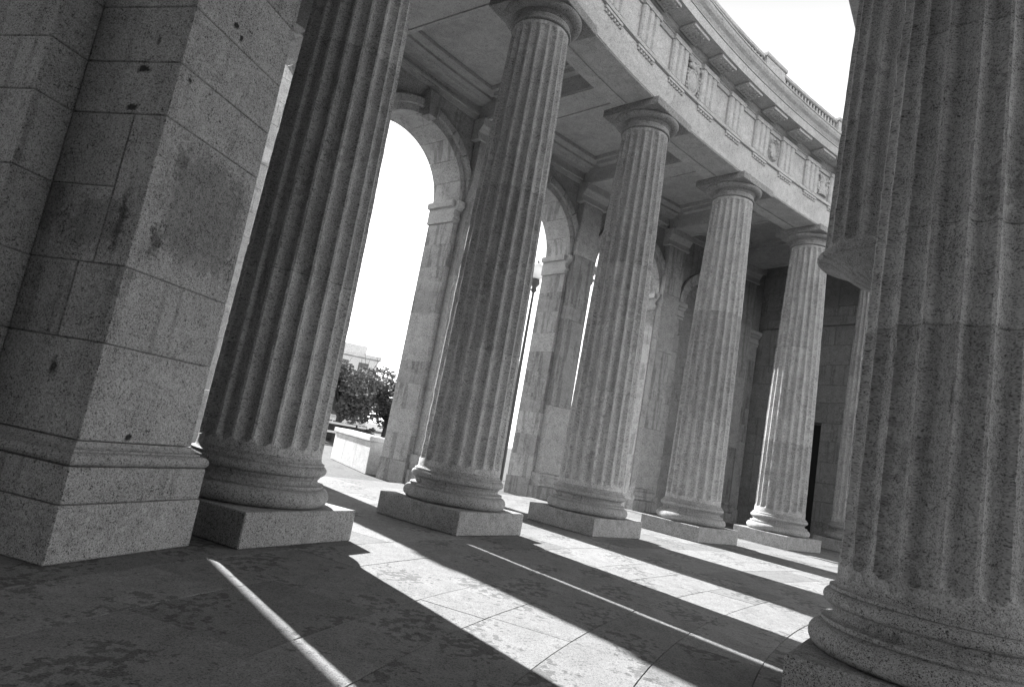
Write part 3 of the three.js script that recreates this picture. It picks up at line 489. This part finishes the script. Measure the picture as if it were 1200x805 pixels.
{ // wall of the gateway behind the viewer, closing the portico
  const w = thing('gateway_wall', 'plain coursed stone gateway wall closing the portico behind', 'wall', [-5.2, 0, 3.4], 0.9465), r = rng(71);
  for (let k = 0; k < 10; k++) for (let q = 0; q < 3; q++) part('side_block', cbox(0.01 + q * 3.2, 3.2 + q * 3.2, (k ? 0.004 : -0.06) + k * 1.0, 0.996 + k * 1.0, 4.75, 5.75, 0.015, [r(), r()]), pick(M.block, r), w);
  for (let k = 0; k < 11; k++) for (let q = 0; q < 4; q++) part('stone_block', cbox(-1.2, -0.1 + 0.03 * r(), 0.004 + k * 0.97, 0.966 + k * 0.97, -9 + q * 6 + 0.003, -3 + q * 6 - 0.003, 0.015, [r(), r()]), pick(M.block, r), w);
}
// ------------------------------------------------------------------ outside, beyond the arches
{
  const a = [-3.35, -20.1], b = [-5.4, -24.2], L = Math.hypot(b[0] - a[0], b[1] - a[1]);
  const w = thing('parapet_wall', 'low pale stone parapet wall leading out from the arch pier', 'wall', [b[0], 0, b[1]], Math.atan2(-(a[1] - b[1]), a[0] - b[0])), r = rng(73);
  for (let k = 0; k < 3; k++) part('stone_block', cbox(L * k / 3 + 0.003, L * (k + 1) / 3 - 0.003, -0.05, 0.9, -0.25, 0.25, 0.01, [r(), r()]), M.ent[k % 3], w);
  part('coping', cbox(-0.06, L, 0.904, 1.06, -0.31, 0.31, 0.02, [r(), r()]), M.ent[0], w);
}
{ // tall outer pier standing in line with the gap between corner pier and first column
  const q = P2(-0.685, -11.9), w = thing('outer_pier', 'tall pale stone pier outside, glimpsed between corner pier and broad column', 'pier', [q[0], 0, q[1]], 0.95), r = rng(79);
  for (let k = 0; k < 11; k++) part('stone_block', cbox(-0.43, 0.43, -0.06 + k * 0.8, 0.736 + k * 0.8, -0.43, 0.43, 0.012, [r(), r()]), M.jamb[2 + k % 2], w);
  part('impost', cbox(-0.52, 0.52, 8.74, 9.3, -0.52, 0.52, 0.05, [r(), r()]), M.ent[0], w);
  for (let k = 0; k < 6; k++) part('stone_block', cbox(-0.43, 0.43, 9.304 + k * 0.8, 10.1 + k * 0.8, -0.43, 0.43, 0.012, [r(), r()]), M.jamb[2 + k % 2], w);
}
{
  const f = thing('street_railing', 'low white rail on dark posts along the far street', 'railing', [-16, 0, -36], 0.25);
  for (const y of [0.45, 0.95]) part('rail', cbox(-7, 9, y, y + 0.12, -0.04, 0.04, 0.01), M.paint, f); for (let k = -3; k <= 4; k++) part('post', cbox(k * 2.1, k * 2.1 + 0.1, -0.05, 1.1, -0.05, 0.05, 0.01), M.iron, f);
}
{
  const h = thing('clipped_hedge', 'dark clipped hedge behind the white street rail', 'hedge', [-17, 0, -38.5], 0.25); const r = rng(91), G = [];
  for (let i = 0; i < 3500; i++) { const s = 0.12 + r() * 0.1; G.push(new THREE.PlaneGeometry(s, s * 0.6).rotateX(r() * 6.3).rotateY(r() * 6.3).translate((r() - 0.5) * 20, r() * 1.1, (r() - 0.5) * 1.4)); }
  part('foliage', mergeGeometries(G), M.leaf[0], h); part('inner_twigs', cbox(-9.8, 9.8, -0.05, 0.85, -0.45, 0.45, 0.1), M.bark, h);
}
function tree(x, z, hgt, rad, seed, label, leaves = 5200) {
  const r = rng(seed), t = thing('street_tree', label, 'tree', [x, -0.05, z], 0, 'trees beyond the arches'), G = [], lobes = [];
  const limb = (a, b, r0, r1) => { const d = b.clone().sub(a), g = new THREE.CylinderGeometry(r1, r0, d.length(), 7).translate(0, d.length() / 2, 0); g.applyQuaternion(new THREE.Quaternion().setFromUnitVectors(new THREE.Vector3(0, 1, 0), d.clone().normalize())); return g.translate(a.x, a.y, a.z); };
  const top = new THREE.Vector3(0.1, hgt * 0.55, 0); G.push(limb(new THREE.Vector3(), top, 0.22, 0.13));
  for (let i = 0; i < 11; i++) { const a = r() * 6.28, st = new THREE.Vector3(0.1, hgt * (0.22 + 0.3 * r()), 0), en = new THREE.Vector3(Math.cos(a) * rad * (0.4 + 0.5 * r()), hgt * (0.45 + 0.45 * r()), Math.sin(a) * rad * (0.4 + 0.5 * r())); G.push(limb(st, en, 0.09, 0.025)); lobes.push([en, rad * (0.3 + 0.25 * r())]); for (let q = 0; q < 3; q++) { const e2 = en.clone().add(new THREE.Vector3(r() - 0.5, r() * 0.9, r() - 0.5).multiplyScalar(rad * 0.8)); G.push(limb(en, e2, 0.03, 0.008)); } }
  part('trunk', mergeGeometries(G), M.bark, t);
  for (let v = 0; v < 3; v++) { const Lf = []; for (let i = 0; i < leaves / 3; i++) { const [c, lr] = lobes[Math.floor(r() * lobes.length)]; const u = r() * 6.283, w = Math.acos(2 * r() - 1), d = lr * Math.cbrt(0.15 + 0.85 * r()), s = 0.1 + r() * 0.12; Lf.push(new THREE.PlaneGeometry(s, s * 0.65).rotateX(r() * 6.28).rotateY(r() * 6.28).translate(c.x + d * Math.sin(w) * Math.cos(u), c.y + d * Math.cos(w) * 0.8, c.z + d * Math.sin(w) * Math.sin(u))); } part('crown', mergeGeometries(Lf), M.leaf[v], t); }
}
tree(-9.4, -40, 4.6, 2.5, 101, 'leafy street tree beyond the arch, beside the parapet wall', 9000);
tree(-12.9, -43, 5.2, 2.7, 102, 'dense dark street tree behind the hedge and rail', 9000);
tree(-7.2, -44, 4.4, 2.4, 103, 'rounder street tree partly behind the arch pier', 7000);
tree(-11.2, -48, 5.4, 2.8, 105, 'tall street tree in front of the pale town house', 7000);
tree(-16.8, -47, 6.0, 2.6, 104, 'taller street tree behind the broad column', 5000);
{
  const b = thing('town_house', 'pale town house rising behind the street trees', 'building', [-30, -0.05, -110], 0.3), r = rng(111);
  part('wall', cbox(-9, 8, 0, 11, -6, 6, 0.05), M.render, b); part('cornice', cbox(-9.4, 8.4, 11.005, 11.6, -6.4, 6.4, 0.05), M.render, b); part('attic', cbox(-7, 6, 11.605, 13, -5, 5, 0.05), M.render, b);
  for (let f = 0; f < 3; f++) for (let k = 0; k < 5; k++) { const q = part('window', cbox(-7.8 + k * 3.2, -6.2 + k * 3.2, 1.4 + f * 3.3, 3.6 + f * 3.3, 6.0, 6.06, 0.01), M.glass, b); part('window_sill', cbox(-7.95 + k * 3.2, -6.05 + k * 3.2, 1.2 + f * 3.3, 1.39 + f * 3.3, 6.003, 6.25, 0.02), M.render, q); }
}
{
  const s = thing('street_lamp', 'street lamp with round white globe seen through the second arch', 'lamp', [0.55, -0.05, -30]);
  part('pole', new THREE.CylinderGeometry(0.06, 0.11, 8.7, 12).translate(0, 4.35, 0), M.iron, s); part('collar', new THREE.LatheGeometry([[0.05, 8.6], [0.16, 8.72], [0.1, 8.85], [0.24, 9.05], [0.2, 9.25], [0.02, 9.3]].map(p => new THREE.Vector2(...p)), 16), M.iron, s); part('globe', new THREE.SphereGeometry(0.4, 24, 16).translate(0, 9.62, 0), M.paint, s); part('finial', new THREE.ConeGeometry(0.09, 0.3, 10).translate(0, 10.12, 0), M.iron, s);
}
renderer.render(scene, camera);
